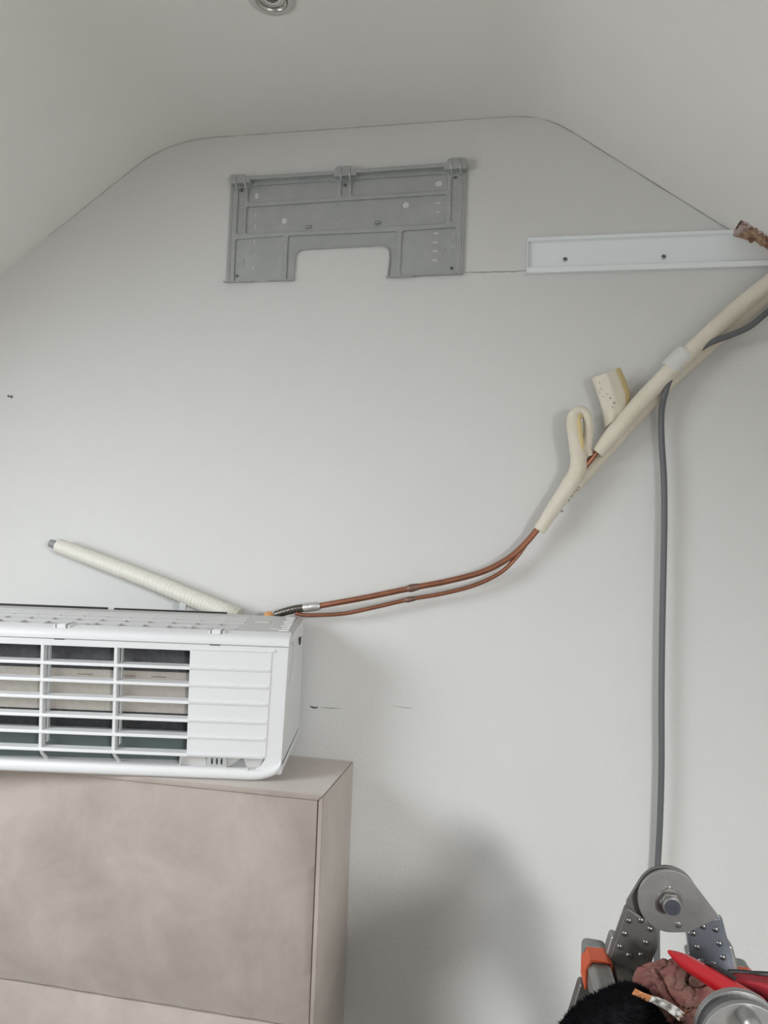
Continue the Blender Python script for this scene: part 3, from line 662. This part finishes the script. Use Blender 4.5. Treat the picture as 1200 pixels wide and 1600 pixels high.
liq = thing('copper_pipe', 'thinner copper refrigerant pipe, lower of the two, in ivory foam with a torn flap', 'pipe', at(930, 760, -.04))
liq_pts = [(462, 958, -.058), (475, 961, -.058), (500, 961, -.056), (540, 958.5, -.054), (590, 948, -.054), (640, 936.5, -.054), (690, 928, -.054), (740, 915, -.055), (780, 896, -.056), (805, 873, -.054), (825, 846, -.050), (841, 824, -.044), (870, 792, -.036), (920, 735, -.030), (990, 660, -.028), (1060, 588, -.028), (1130, 524, -.028), (1215, 452, -.026), (1290, 398, -.026)]
obj('pipe', ntube(path(liq_pts), .0047, seg=12, n=6), 'copper', liq, smooth=True)
obj('brazed_joint', ntube(path([(633, 938.2, -.054), (637, 937.2, -.054), (643, 936, -.054), (649, 935, -.054)]), [.005, .0066, .0064, .005], seg=12, n=3), 'copper_old', liq, smooth=True)
sl2 = [(866, 797, -.036), (882, 778, -.033), (916, 740, -.030), (956, 695, -.028), (996, 650, -.027), (1046, 597, -.027), (1096, 551, -.027), (1146, 507, -.026), (1211, 453, -.024), (1290, 396, -.024)]
obj('insulation_sleeve', ntube(path(sl2), [.008, .0125]+[.0148]*8, seg=18, n=6, wob=.03), 'foam', liq, smooth=True)
# dark nicks along the slit
for a, b, r in (((983, 663), (977, 669), .0022), ((880, 797), (877, 801), .0016)):
    obj('dirt_nick', ntube([at(*a, -.0385), at((a[0]+b[0])/2-1, (a[1]+b[1])/2, -.039), at(*b, -.0385)], [r*.5, r, r*.4], seg=6, n=2), 'foam_dark', liq)
for i in range(16):
    t = i/15; x = 905-28*t+random.uniform(-1.5, 1.5); y = 762+32*t+random.uniform(-1.5, 1.5)
    if random.random() < .75: obj('dirt_nick', ntube([at(x, y, -.0415), at(x-2, y+2.4, -.0415)], [.0011, .0006], seg=5, n=1), 'foam_dark', liq)
# torn, opened-out flap of foam behind the main sleeve
bm = bmesh.new()
secs = [((945, 668), (980, 640), -.040, .010), ((943, 652), (985, 632), -.040, .014), ((939, 632), (984, 612), -.041, .016), ((932, 610), (977, 592), -.042, .016), ((925, 591), (969, 574), -.042, .013)]
outer = []; inner_ = []
for (a, b, Y, bul) in secs:
    r1, r2 = [], []
    for j in range(13):
        t = j/12; x = a[0]+(b[0]-a[0])*t; y = a[1]+(b[1]-a[1])*t
        w = math.sin(math.pi*min(1, t*1.18)) if t < .85 else -.75*(t-.85)/.15+.0
        q = at(x, y, Y-bul*w-.004*abs(math.sin(t*9+a[1])));
        r1.append(bm.verts.new(q)); r2.append(bm.verts.new(q+Vector((0, .008, 0))))
    outer.append(r1); inner_.append(r2)
def skin(A, mi):
    for r, s in zip(A, A[1:]):
        for j in range(12): bm.faces.new((r[j], r[j+1], s[j+1], s[j])).material_index = mi if j < 10 else 1
skin(outer, 0); skin(inner_, 1)
for r, s in ((outer[0], inner_[0]), (outer[-1], inner_[-1])):
    for j in range(12): bm.faces.new((r[j], r[j+1], s[j+1], s[j])).material_index = 0
for j in (0, 12):
    for k in range(4): bm.faces.new((outer[k][j], outer[k+1][j], inner_[k+1][j], inner_[k][j])).material_index = 0
flap = obj('torn_flap', bm, ['foam', 'foam_in'], liq, smooth=True, sharp=70)
for i in range(22):
    t = random.random(); u = random.uniform(.0, .75); x = 930+22*t*.6+u*26; y = 600+45*t-u*14
    if random.random() < .5: obj('dirt_nick', ntube([at(x, y, -.0605), at(x+1.5, y+1.6, -.0605)], [.0009, .0005], seg=5, n=1), 'foam_dark', liq)

# ------------------------------------------------------------------ grey power cable
cp = [(1290, 435, -.045), (1235, 462, -.050), (1200, 487, -.058), (1170, 511, -.064), (1135, 526, -.068), (1105, 538, -.066), (1079, 557.5, -.060), (1064, 571, -.058), (1050, 586, -.060), (1040, 612, -.066), (1033.5, 645, -.045), (1034, 690, -.034), (1037.5, 750, -.034), (1038, 820, -.034), (1036.5, 900, -.034), (1034.5, 1000, -.034), (1033.5, 1100, -.034), (1033.5, 1200, -.034), (1031, 1290, -.034), (1027.5, 1360, -.034), (1026, 1450, -.072), (1028, 1600, -.075), (1030, 1800, -.08), (1034, 1990, -.09)]
cable = obj('power_cable', ntube(path(cp), .0066, seg=12, n=7), 'cable', None, smooth=True)
tag(cable, 'dark grey power cable hanging down the wall from the taped pipes', 'cable')

# ------------------------------------------------------------------ folding ladder
LT = math.radians(3.67); L0 = Vector((.198, -.7955, 0))
LM = Matrix.Translation(L0) @ Matrix.Rotation(LT, 4, 'Z')
LMI = LM.inverted()
ladder = thing('folding_ladder', 'aluminium folding ladder standing as an A-frame with riveted hinges and orange caps', 'ladder', matrix=LM)
def lp(px, py, yl):           # pixel -> point in the ladder frame on the plane y = yl
    o = LMI @ CAM; d = LMI.to_3x3() @ ray(px, py); return o + d*((yl-o.y)/d.y)
def lx(px, py, yl): q = lp(px, py, yl); return (q.x, q.z)
def z7(u, v): return (880+u/3.75, 1330+v/3.75)
HC = (.0105, 1.1163); HR = .0425
YF = .15                       # far hinge plane (camera-side face), the near one is mirrored at -YF
AN = math.radians(15)
dl = Vector((-math.sin(AN), 0, -math.cos(AN))); dr = Vector((math.sin(AN), 0, -math.cos(AN)))
far_right = [lx(*z7(*p), YF) for p in ((905, 372), (912, 392), (820, 408), (735, 475), (718, 468))]
far_left = [lx(*z7(*p), YF+.010) for p in ((378, 300), (388, 288), (372, 335), (545, 448), (530, 430))]
plate_r = hull2(circle(HC[0], HC[1], HR, n=40)+far_right)
plate_l = hull2(circle(HC[0], HC[1], HR*1.0, n=40)+far_left)
brk_l = [lx(*z7(*p), YF+.004) for p in ((376, 333), (543, 449), (549, 472), (470, 740), (430, 900), (180, 900), (264, 652))]
brk_r = [lx(*z7(*p), YF+.004) for p in ((735, 482), (822, 411), (921, 391), (1002, 705), (1050, 890), (800, 890))]
riv_l = [(388, 412), (460, 410), (513, 461), (363, 488), (487, 540), (335, 565), (388, 617), (460, 615)]
riv_r = [(825, 447), (898, 464), (767, 487), (790, 568), (920, 547), (940, 628), (810, 650), (885, 665)]
def build_hinge(sg):
    """sg = 1: far hinge (right arm plate towards the camera); sg = -1: its mirror image at the near side"""
    def Yv(a, b): return (sg*(YF+a), sg*(YF+b))
    a = obj('hinge_plate', nflat([plate_r], *(Yv(0, .006) if sg > 0 else Yv(-.012, -.004))), 'alu', ladder, bevel=.0015)
    obj('hinge_spacer', nflat([circle(HC[0], HC[1], HR*.94, n=40)], *(Yv(.006, .013) if sg > 0 else Yv(-.004, .010))), 'steel_dark', ladder)
    b = obj('hinge_plate', nflat([plate_l], *(Yv(.013, .020) if sg > 0 else Yv(.010, .017))), 'alu_dark' if sg > 0 else 'alu', ladder, bevel=.0015)
    for nm, poly, riv, mt in (('bracket', brk_l, riv_l, 'alu_dark'), ('bracket', brk_r, riv_r, 'alu_blue')):
        br = obj(nm, nflat([poly], *Yv(.003, .006)), mt, ladder, bevel=.0012)
        n_ = len(poly)
        for i in ([5, 6] if poly is brk_l else [2, 3]):      # outer flange folded away from the hinge face
            p, q = poly[i], poly[(i+1) % n_]
            bm = bmesh.new(); y0, y1 = Yv(.004, .014); o_ = -.0022 if poly is brk_l else .0022
            hexa(bm, [(p[0], y0, p[1]), (q[0], y0, q[1]), (q[0], y1, q[1]), (p[0], y1, p[1])], [(p[0]+o_, y0, p[1]), (q[0]+o_, y0, q[1]), (q[0]+o_, y1, q[1]), (p[0]+o_, y1, p[1])]); obj('bracket_flange', bm, mt, br)
        for i in ([2] if poly is brk_l else [5]):            # inner flange
            p, q = poly[i], poly[(i+1) % n_]
            bm = bmesh.new(); y0, y1 = Yv(.004, .014); o_ = .002 if poly is brk_l else -.002
            hexa(bm, [(p[0], y0, p[1]), (q[0], y0, q[1]), (q[0], y1, q[1]), (p[0], y1, p[1])], [(p[0]+o_, y0, p[1]-.02), (q[0]+o_, y0, q[1]), (q[0]+o_, y1, q[1]), (p[0]+o_, y1, p[1]-.02)]); obj('bracket_flange', bm, mt, br)
        for rv in riv:
            c = lx(*z7(*rv), YF); bm = bmesh.new(); dome_y(bm, c[0], c[1], .0044, 0, .0032)
            for v in bm.verts: v.co.y = sg*(YF+.003)+v.co.y*(1 if sg > 0 else 1) if sg > 0 else -(YF+.006)+v.co.y
            obj('rivet', bm, 'rivet', br, smooth=True)
    for c in (lx(*z7(620, 218), YF), lx(*z7(675, 431), YF)):
        bm = bmesh.new()
        yb = YF if sg > 0 else -(YF+.017)
        dome_y(bm, c[0], c[1], .0050, yb, .0016); obj('pin_head', bm, 'alu_dark', ladder, smooth=True, sharp=50)
build_hinge(1); build_hinge(-1)
# far bolt: washer, nut and threaded end pointing at the camera
bm = bmesh.new(); disc_y(bm, HC[0], HC[1], .0175, YF-.002, YF, 28); disc_y(bm, HC[0], HC[1], .0150, YF-.009, YF-.002, 6, .0155); bo = obj('pivot_bolt', bm, 'alu_dark', ladder, bevel=.001)
bm = bmesh.new(); disc_y(bm, HC[0], HC[1], .0122, YF-.018, YF-.006, 24); obj('bolt_thread', bm, 'alu', bo, bevel=.0008)
bm = bmesh.new(); disc_y(bm, HC[0], HC[1], .0106, YF-.0186, YF-.0178, 24); obj('bolt_end', bm, 'bolt', bo)
# near knob: locking pin on the outer face of the near hinge
c = lx(1166, 1586, -YF-.017)
bm = bmesh.new(); disc_y(bm, HC[0], HC[1], .0175, -YF-.020, -YF-.016, 28); obj('pivot_washer', bm, 'alu', ladder, bevel=.001)
bm = ntube([(c[0], -YF-.015, c[1]), (c[0], -YF-.024, c[1]), (c[0], -YF-.036, c[1]), (c[0], -YF-.041, c[1])], [.0095, .0098, .0092, .0055], seg=20, n=5); obj('locking_pin', bm, 'alu', ladder, smooth=True)
# stiles (four), outer stiles, rungs and treads
def stile(name, p0, d, length, w, y0, y1, mat, side):
    perp = Vector((d.z, 0, -d.x))
    a = Vector((p0[0], 0, p0[1])); b = a+d*length
    bm = bmesh.new()
    q = [a-perp*w/2, a+perp*w/2, b+perp*w/2, b-perp*w/2]
    hexa(bm, [(v.x, y0, v.z) for v in q], [(v.x, y1, v.z) for v in q])
    return obj(name, bm, mat, ladder, bevel=.004)
cl = lx(*z7(420, 560), YF); cr = lx(*z7(870, 590), YF)
def len_to_floor(c, d): return (c[1]-.012)/-d.z
for sg in (1, -1):
    ya, yb = sorted((sg*(YF+.008), sg*(YF+.032)))
    stile('stile', cl, dl, len_to_floor(cl, dl), .063, ya, yb, 'alu', -1)
    stile('stile', cr, dr, len_to_floor(cr, dr), .063, ya, yb, 'alu', 1)
# outer section beside it, with ribbed treads, orange collars and rubber ends
tl = lx(934, 1500, YF); tr_ = lx(1152, 1508, YF+.03)
for (c, d, s) in ((tl, dl, -1), (tr_, dr, 1)):
    for sg in (1, -1):
        ya, yb = sorted((sg*(YF+.010), sg*(YF+.034)))
        c2 = (c[0]+d.x*.045, c[1]+d.z*.045)
        stile('outer_stile', c2, d, len_to_floor(c2, d), .022, ya, yb, 'alu_dark', s)
def tread(c, tilt, s, first):
    """ribbed tread running from the far stile to the near stile"""
    w, h = .030, .030
    R_ = Matrix.Rotation(tilt, 3, 'Y')
    def T(x, y, z): v = R_ @ Vector((x, 0, z)); return (c[0]+v.x, y, c[1]+v.z)
    n_ = 9; prof_ = [(-w/2, -h), (-w/2, -.006), (-w/2+.007, 0)]
    for i in range(n_):
        x0_ = -w/2+.009+i*(w-.012)/n_; st = (w-.012)/n_
        prof_ += [(x0_+st*.12, 0), (x0_+st*.3, .0012), (x0_+st*.7, .0012), (x0_+st*.88, 0)]
    prof_ += [(w/2, 0), (w/2, -h)]
    bm = bmesh.new(); A = [bm.verts.new(T(x, YF+.006, z)) for x, z in prof_]; B = [bm.verts.new(T(x, -YF-.006, z)) for x, z in prof_]
    bm.faces.new(A); bm.faces.new(B[::-1])
    for i in range(len(A)): bm.faces.new((A[i], B[i], B[(i+1) % len(A)], A[(i+1) % len(A)]))
    t = obj('tread', bm, 'alu', ladder)
    for sg in (1, -1):
        y0, y1 = sorted((sg*(YF-.012), sg*(YF+.030)))
        bm = bmesh.new(); pr = [(-w/2-.004, -h-.006), (-w/2-.004, -.010), (-w/2+.003, .006), (w/2-.004, .006), (w/2+.004, .0), (w/2+.004, -.012), (w/2+.0005, -.012), (w/2+.0005, .0015), (-w/2+.006, .0018), (-w/2-.0005, -.008), (-w/2-.0005, -h-.006)]
        A = [bm.verts.new(T(x, y0, z)) for x, z in pr]; B = [bm.verts.new(T(x, y1, z)) for x, z in pr]
        bm.faces.new(A); bm.faces.new(B[::-1])
        for i in range(len(A)): bm.faces.new((A[i], B[i], B[(i+1) % len(A)], A[(i+1) % len(A)]))
        col_ = obj('orange_collar', bm, 'orange', t, bevel=.0008)
        bm = bmesh.new(); pr = rounded([(-w/2-.002, -h), (-w/2-.002, .008), (w/2+.002, .006), (w/2+.002, -h)], .009)
        y2, y3 = sorted((sg*(YF+.022), sg*(YF+.046)))
        A = [bm.verts.new(T(x, y2, z)) for x, z in pr]; B = [bm.verts.new(T(x, y3, z)) for x, z in pr]
        bm.faces.new(A); bm.faces.new(B[::-1])
        for i in range(len(A)): bm.faces.new((A[i], B[i], B[(i+1) % len(A)], A[(i+1) % len(A)]))
        obj('rubber_end', bm, 'rubber', t, bevel=.002)
tread((tl[0], tl[1]), 0, -1, True); tread((tr_[0], tr_[1]-.004), 0, 1, True)
for k in (1, 2, 3):
    for c, d in ((tl, dl), (tr_, dr)):
        q = Vector((c[0], 0, c[1]))+d*(.28*k); w, h = .036, .030
        bm = bmesh.new(); box(bm, q.x-w/2, q.x+w/2, -YF-.01, YF+.01, q.z-h, q.z); obj('tread', bm, 'alu', ladder, bevel=.003)
rl = lx(*z7(352, 700), YF); rr = (2*HC[0]-rl[0], rl[1]-.004)
for c in (rl, rr):
    bm = bmesh.new(); pr = rounded([(c[0]-.0145, c[1]-.026), (c[0]-.0145, c[1]+.006), (c[0]+.0145, c[1]+.002), (c[0]+.0145, c[1]-.026)], .007)
    A = [bm.verts.new((x, YF+.003, z)) for x, z in pr]; B = [bm.verts.new((x, -YF-.003, z)) for x, z in pr]
    bm.faces.new(A); bm.faces.new(B[::-1])
    for i in range(len(A)): bm.faces.new((A[i], B[i], B[(i+1) % len(A)], A[(i+1) % len(A)]))
    obj('rung', bm, 'alu_dark', ladder, bevel=.001)

# ------------------------------------------------------------------ things lying on the ladder
# black terry towel draped over the left rung
def towel():
    bm = bmesh.new(); nu, nv = 60, 40
    crest = [(-.86, (1003, 1566)), (-.70, (985, 1537))]
    def f(u, v):
        # v runs from the far edge to the near edge, u across the crest
        Y = -.735-.185*v
        px = 980+22*v**1.1; py = 1534+34*v
        c = at(px, py, Y)
        s = (u-.5)*2                      # -1 left .. 1 right
        if s < 0: dx = -.150*(-s)**.92; dz = -.125*(-s)**1.25-.22*(-s)**4
        else: dx = .075*s**.9; dz = -.052*s**1.2-.26*s**3  # both sides lengthened below view, added to darken the ladder's shadow
        q = Vector((c.x+dx, Y, c.z+dz))
        if v > .72: q.z -= ((v-.72)/.28)**2*.16
        w = noise.noise(q*14)*.007+noise.noise(q*34)*.0028
        q += Vector((w*.6, w*.5, w)); q.x += .006*math.sin(v*9+s*2)
        return q
    g = [[bm.verts.new(f(i/nu, j/nv)) for j in range(nv+1)] for i in range(nu+1)]
    low_ = [[bm.verts.new(v.co-Vector((0, 0, .008))) for v in r] for r in g]
    for i in range(nu):
        for j in range(nv):
            bm.faces.new((g[i][j], g[i+1][j], g[i+1][j+1], g[i][j+1])); bm.faces.new((low_[i][j], low_[i][j+1], low_[i+1][j+1], low_[i+1][j]))
    for i in range(nu):
        for j in (0, nv): bm.faces.new((g[i][j], g[i+1][j], low_[i+1][j], low_[i][j]))
    for j in range(nv):
        for i in (0, nu): bm.faces.new((g[i][j], g[i][j+1], low_[i][j+1], low_[i][j]))
    pts = []
    for _ in range(15000):
        u, v = random.random(), random.random(); p = f(u, v); e = .012
        n_ = (f(min(1, u+e), v)-p).cross(f(u, min(1, v+e))-p)
        if n_.length < 1e-9: continue
        n_.normalize(); n_ = n_ if n_.z > 0 else -n_
        pts.append((p, n_))
    return bm, pts
bm, pts = towel()
root = Vector((pts[0][0].x, -.80, at(985, 1560, -.8).z-.15))
tw = thing('black_towel', 'fluffy black towel draped over the ladder top', 'towel', root)
obj('cloth', bm, 'towel', tw, smooth=True, sharp=80)
bm = bmesh.new()
for p, n_ in pts:
    d = (n_+Vector((random.uniform(-.7, .7), random.uniform(-.7, .7), random.uniform(-.5, .5)))).normalized(); L_ = random.uniform(.003, .0065)
    t1 = d.orthogonal().normalized()*.0007; t2 = d.cross(t1)
    a, b, c, e = bm.verts.new(p+t1), bm.verts.new(p-t1*.5+t2), bm.verts.new(p-t1*.5-t2), bm.verts.new(p+d*L_)
    bm.faces.new((a, b, e)); bm.faces.new((b, c, e)); bm.faces.new((c, a, e))
pile = obj('pile', bm, 'towel', tw); pile['kind'] = 'stuff'

# crumpled pink rag
def rag():
    bm = bmesh.new()
    c = at(1072, 1572, -.730)
    s = bmesh.ops.create_icosphere(bm, subdivisions=6, radius=1.0)
    for v in bm.verts:
        n_ = v.co.normalized()
        w = n_+Vector((noise.noise(n_*2+Vector((1, 0, 0))), noise.noise(n_*2+Vector((0, 5, 0))), noise.noise(n_*2+Vector((0, 0, 9)))))*.35
        r = 1+.14*noise.noise(n_*1.8+Vector((3, 1, 0)))
        for fr, am, wd in ((1.9, .26, .16), (3.8, .10, .20)):
            fold = abs(noise.noise(Vector((w.x*fr, w.y*fr*.8, w.z*fr*1.3))+Vector((7, 2, 5))))
            r -= am*max(0, wd-fold)/wd
        r += .035*noise.noise(n_*11)+.014*noise.noise(n_*42)
        v.co = c+Vector((n_.x*.066*r, n_.y*.052*r, n_.z*.055*r))
    return bm, c
bm, c = rag(); rg = obj('cleaning_rag', bm, 'pink', None, smooth=True, sharp=180)
tag(rg, 'crumpled dusty pink rag lying between the ladder hinges', 'rag')
# torn packet: crumpled white with orange ends on the towel edge
pk_pts = [(990, 1549, -.868), (1003, 1556, -.872), (1016, 1561, -.876), (1030, 1566, -.88), (1044, 1573, -.884), (1056, 1581, -.888), (1066, 1590, -.892), (1072, 1583, -.890)]
pk = thing('torn_packet', 'crumpled white and orange packet strip lying on the black towel', 'packet', at(1030, 1566, -.88))
def strip(pts, w0, w1, mat, name, seed, cr):
    P = catmull([at(*p) for p in pts], 8); bm = bmesh.new(); rows = []
    for i, p in enumerate(P):
        t = i/(len(P)-1); w = w0+(w1-w0)*t; row = []
        for j in range(7):
            s = j/6-.5; q = p+Vector((.35*s*w, -.45*s*w, 1.0*s*w)); q += Vector((0, -1, .4))*noise.noise(Vector((t*6+seed, s*5, seed)))*cr
            row.append((bm.verts.new(q), bm.verts.new(q+Vector((0, .0012, -.0004)))))
        rows.append(row)
    for a, b in zip(rows, rows[1:]):
        for j in range(6):
            bm.faces.new((a[j][0], a[j+1][0], b[j+1][0], b[j][0])); bm.faces.new((a[j][1], b[j][1], b[j+1][1], a[j+1][1]))
        for j in (0, 6): bm.faces.new((a[j][0], b[j][0], b[j][1], a[j][1]))
    for r in (rows[0], rows[-1]):
        for j in range(6): bm.faces.new((r[j][0], r[j+1][0], r[j+1][1], r[j][1]))
    return obj(name, bm, mat, pk, smooth=True, sharp=70)
strip(pk_pts[:3], .0085, .0100, 'paper_orange', 'orange_end', 1, .002)
strip(pk_pts[2:7], .0105, .0125, 'paper', 'white_middle', 4, .008)
strip([(1063, 1590, -.892), (1070, 1584, -.890), (1078, 1580, -.886)], .0105, .0060, 'paper_orange', 'orange_end', 8, .003)
# red marker with black clip
a = at(1044.5, 1486.5, -.715); b = at(1185, 1573, -.86); ax = (b-a)
mk = thing('red_marker', 'bright red plastic marker lying across the rag with its tip pointing at the wall', 'marker', (a+b)/2)
sec = [(0, .0016), (.02, .0030), (.10, .0060), (.22, .0092), (.30, .0098), (.60, .0108), (1.0, .0112)]
obj('body', ntube([a+ax*t for t, r in sec], [r for t, r in sec], seg=18, n=1), 'red', mk, smooth=True)
side_ = ax.normalized().cross(Vector((0, -1, 0.3))).normalized()
if side_.z < 0: side_ = -side_
obj('clip', ntube([a+ax*.43+side_*.0105, a+ax*.50+side_*.0135, a+ax*.74+side_*.0135], [.0022, .0028, .0026], seg=8, n=4), 'black', mk, smooth=True)
# red and black work glove at the right edge
gl_ = thing('work_glove', 'dark red work glove with black trim lying on the right side of the ladder', 'glove', at(1190, 1560, -.80))
def glove_shell():
    bm = bmesh.new()
    def f(u, v):
        x = 1138+95*u; top = 1522-3*math.sin(u*2.4)+3*u; bot = 1541+52*u**1.3
        y = top+(bot-top)*v; Y = -.790-.055*math.sin(math.pi*min(1, v*1.0))*(.35+u*.65)+.01*v
        q = at(x, y, Y); q.y -= .005*noise.noise(q*28); q.z += .003*noise.noise(q*40); return q
    g = soft_grid(bm, f, 26, 20)
    def f2(u, v): q = Vector(f(u, v)); return q+Vector((0, .020, -.016))
    h = soft_grid(bm, f2, 26, 20)
    for i in range(26):
        for j in (0, 20): bm.faces.new((g[i][j], g[i+1][j], h[i+1][j], h[i][j]))
    for j in range(20):
        for i in (0, 26): bm.faces.new((g[i][j], g[i][j+1], h[i][j+1], h[i][j]))
    return bm, f
bm, f = glove_shell(); obj('cuff', bm, 'red_dark', gl_, smooth=True, sharp=70)
obj('trim', ntube([f(i/10, 0)+Vector((0, -.001, .0015)) for i in range(11)], .0026, seg=8, n=5, wob=.5), 'black', gl_, smooth=True)
# black rubber palm and five fingers hanging over the right side
c = at(1232, 1566, -.815)
bm = bmesh.new(); bmesh.ops.create_icosphere(bm, subdivisions=4, radius=1, matrix=Matrix.Identity(4))
for v in bm.verts: n_ = v.co.normalized(); v.co = c+Vector((n_.x*.026+.010, n_.y*.040, n_.z*.034-.010))*(1+.08*noise.noise(n_*2.5))
obj('palm', bm, 'towel', gl_, smooth=True, sharp=180)
for k, (dy, ln) in enumerate(((-.032, .062), (-.013, .074), (.006, .070), (.025, .056))):
    b0 = c+Vector((.018, dy, -.030)); kn = random.uniform(-.004, .004)
    obj('finger', ntube([b0, b0+Vector((.012, dy*.10, -ln*.45)), b0+Vector((.013+kn, dy*.18, -ln*.8)), b0+Vector((.008+kn, dy*.20, -ln))], [.0105, .0100, .0090, .0050], seg=12, n=5), 'towel', gl_, smooth=True)
b0 = c+Vector((.014, -.036, -.004)); obj('finger', ntube([b0, b0+Vector((.014, -.018, -.012)), b0+Vector((.018, -.030, -.034)), b0+Vector((.015, -.032, -.044))], [.0110, .0105, .0095, .0055], seg=12, n=5), 'towel', gl_, smooth=True)
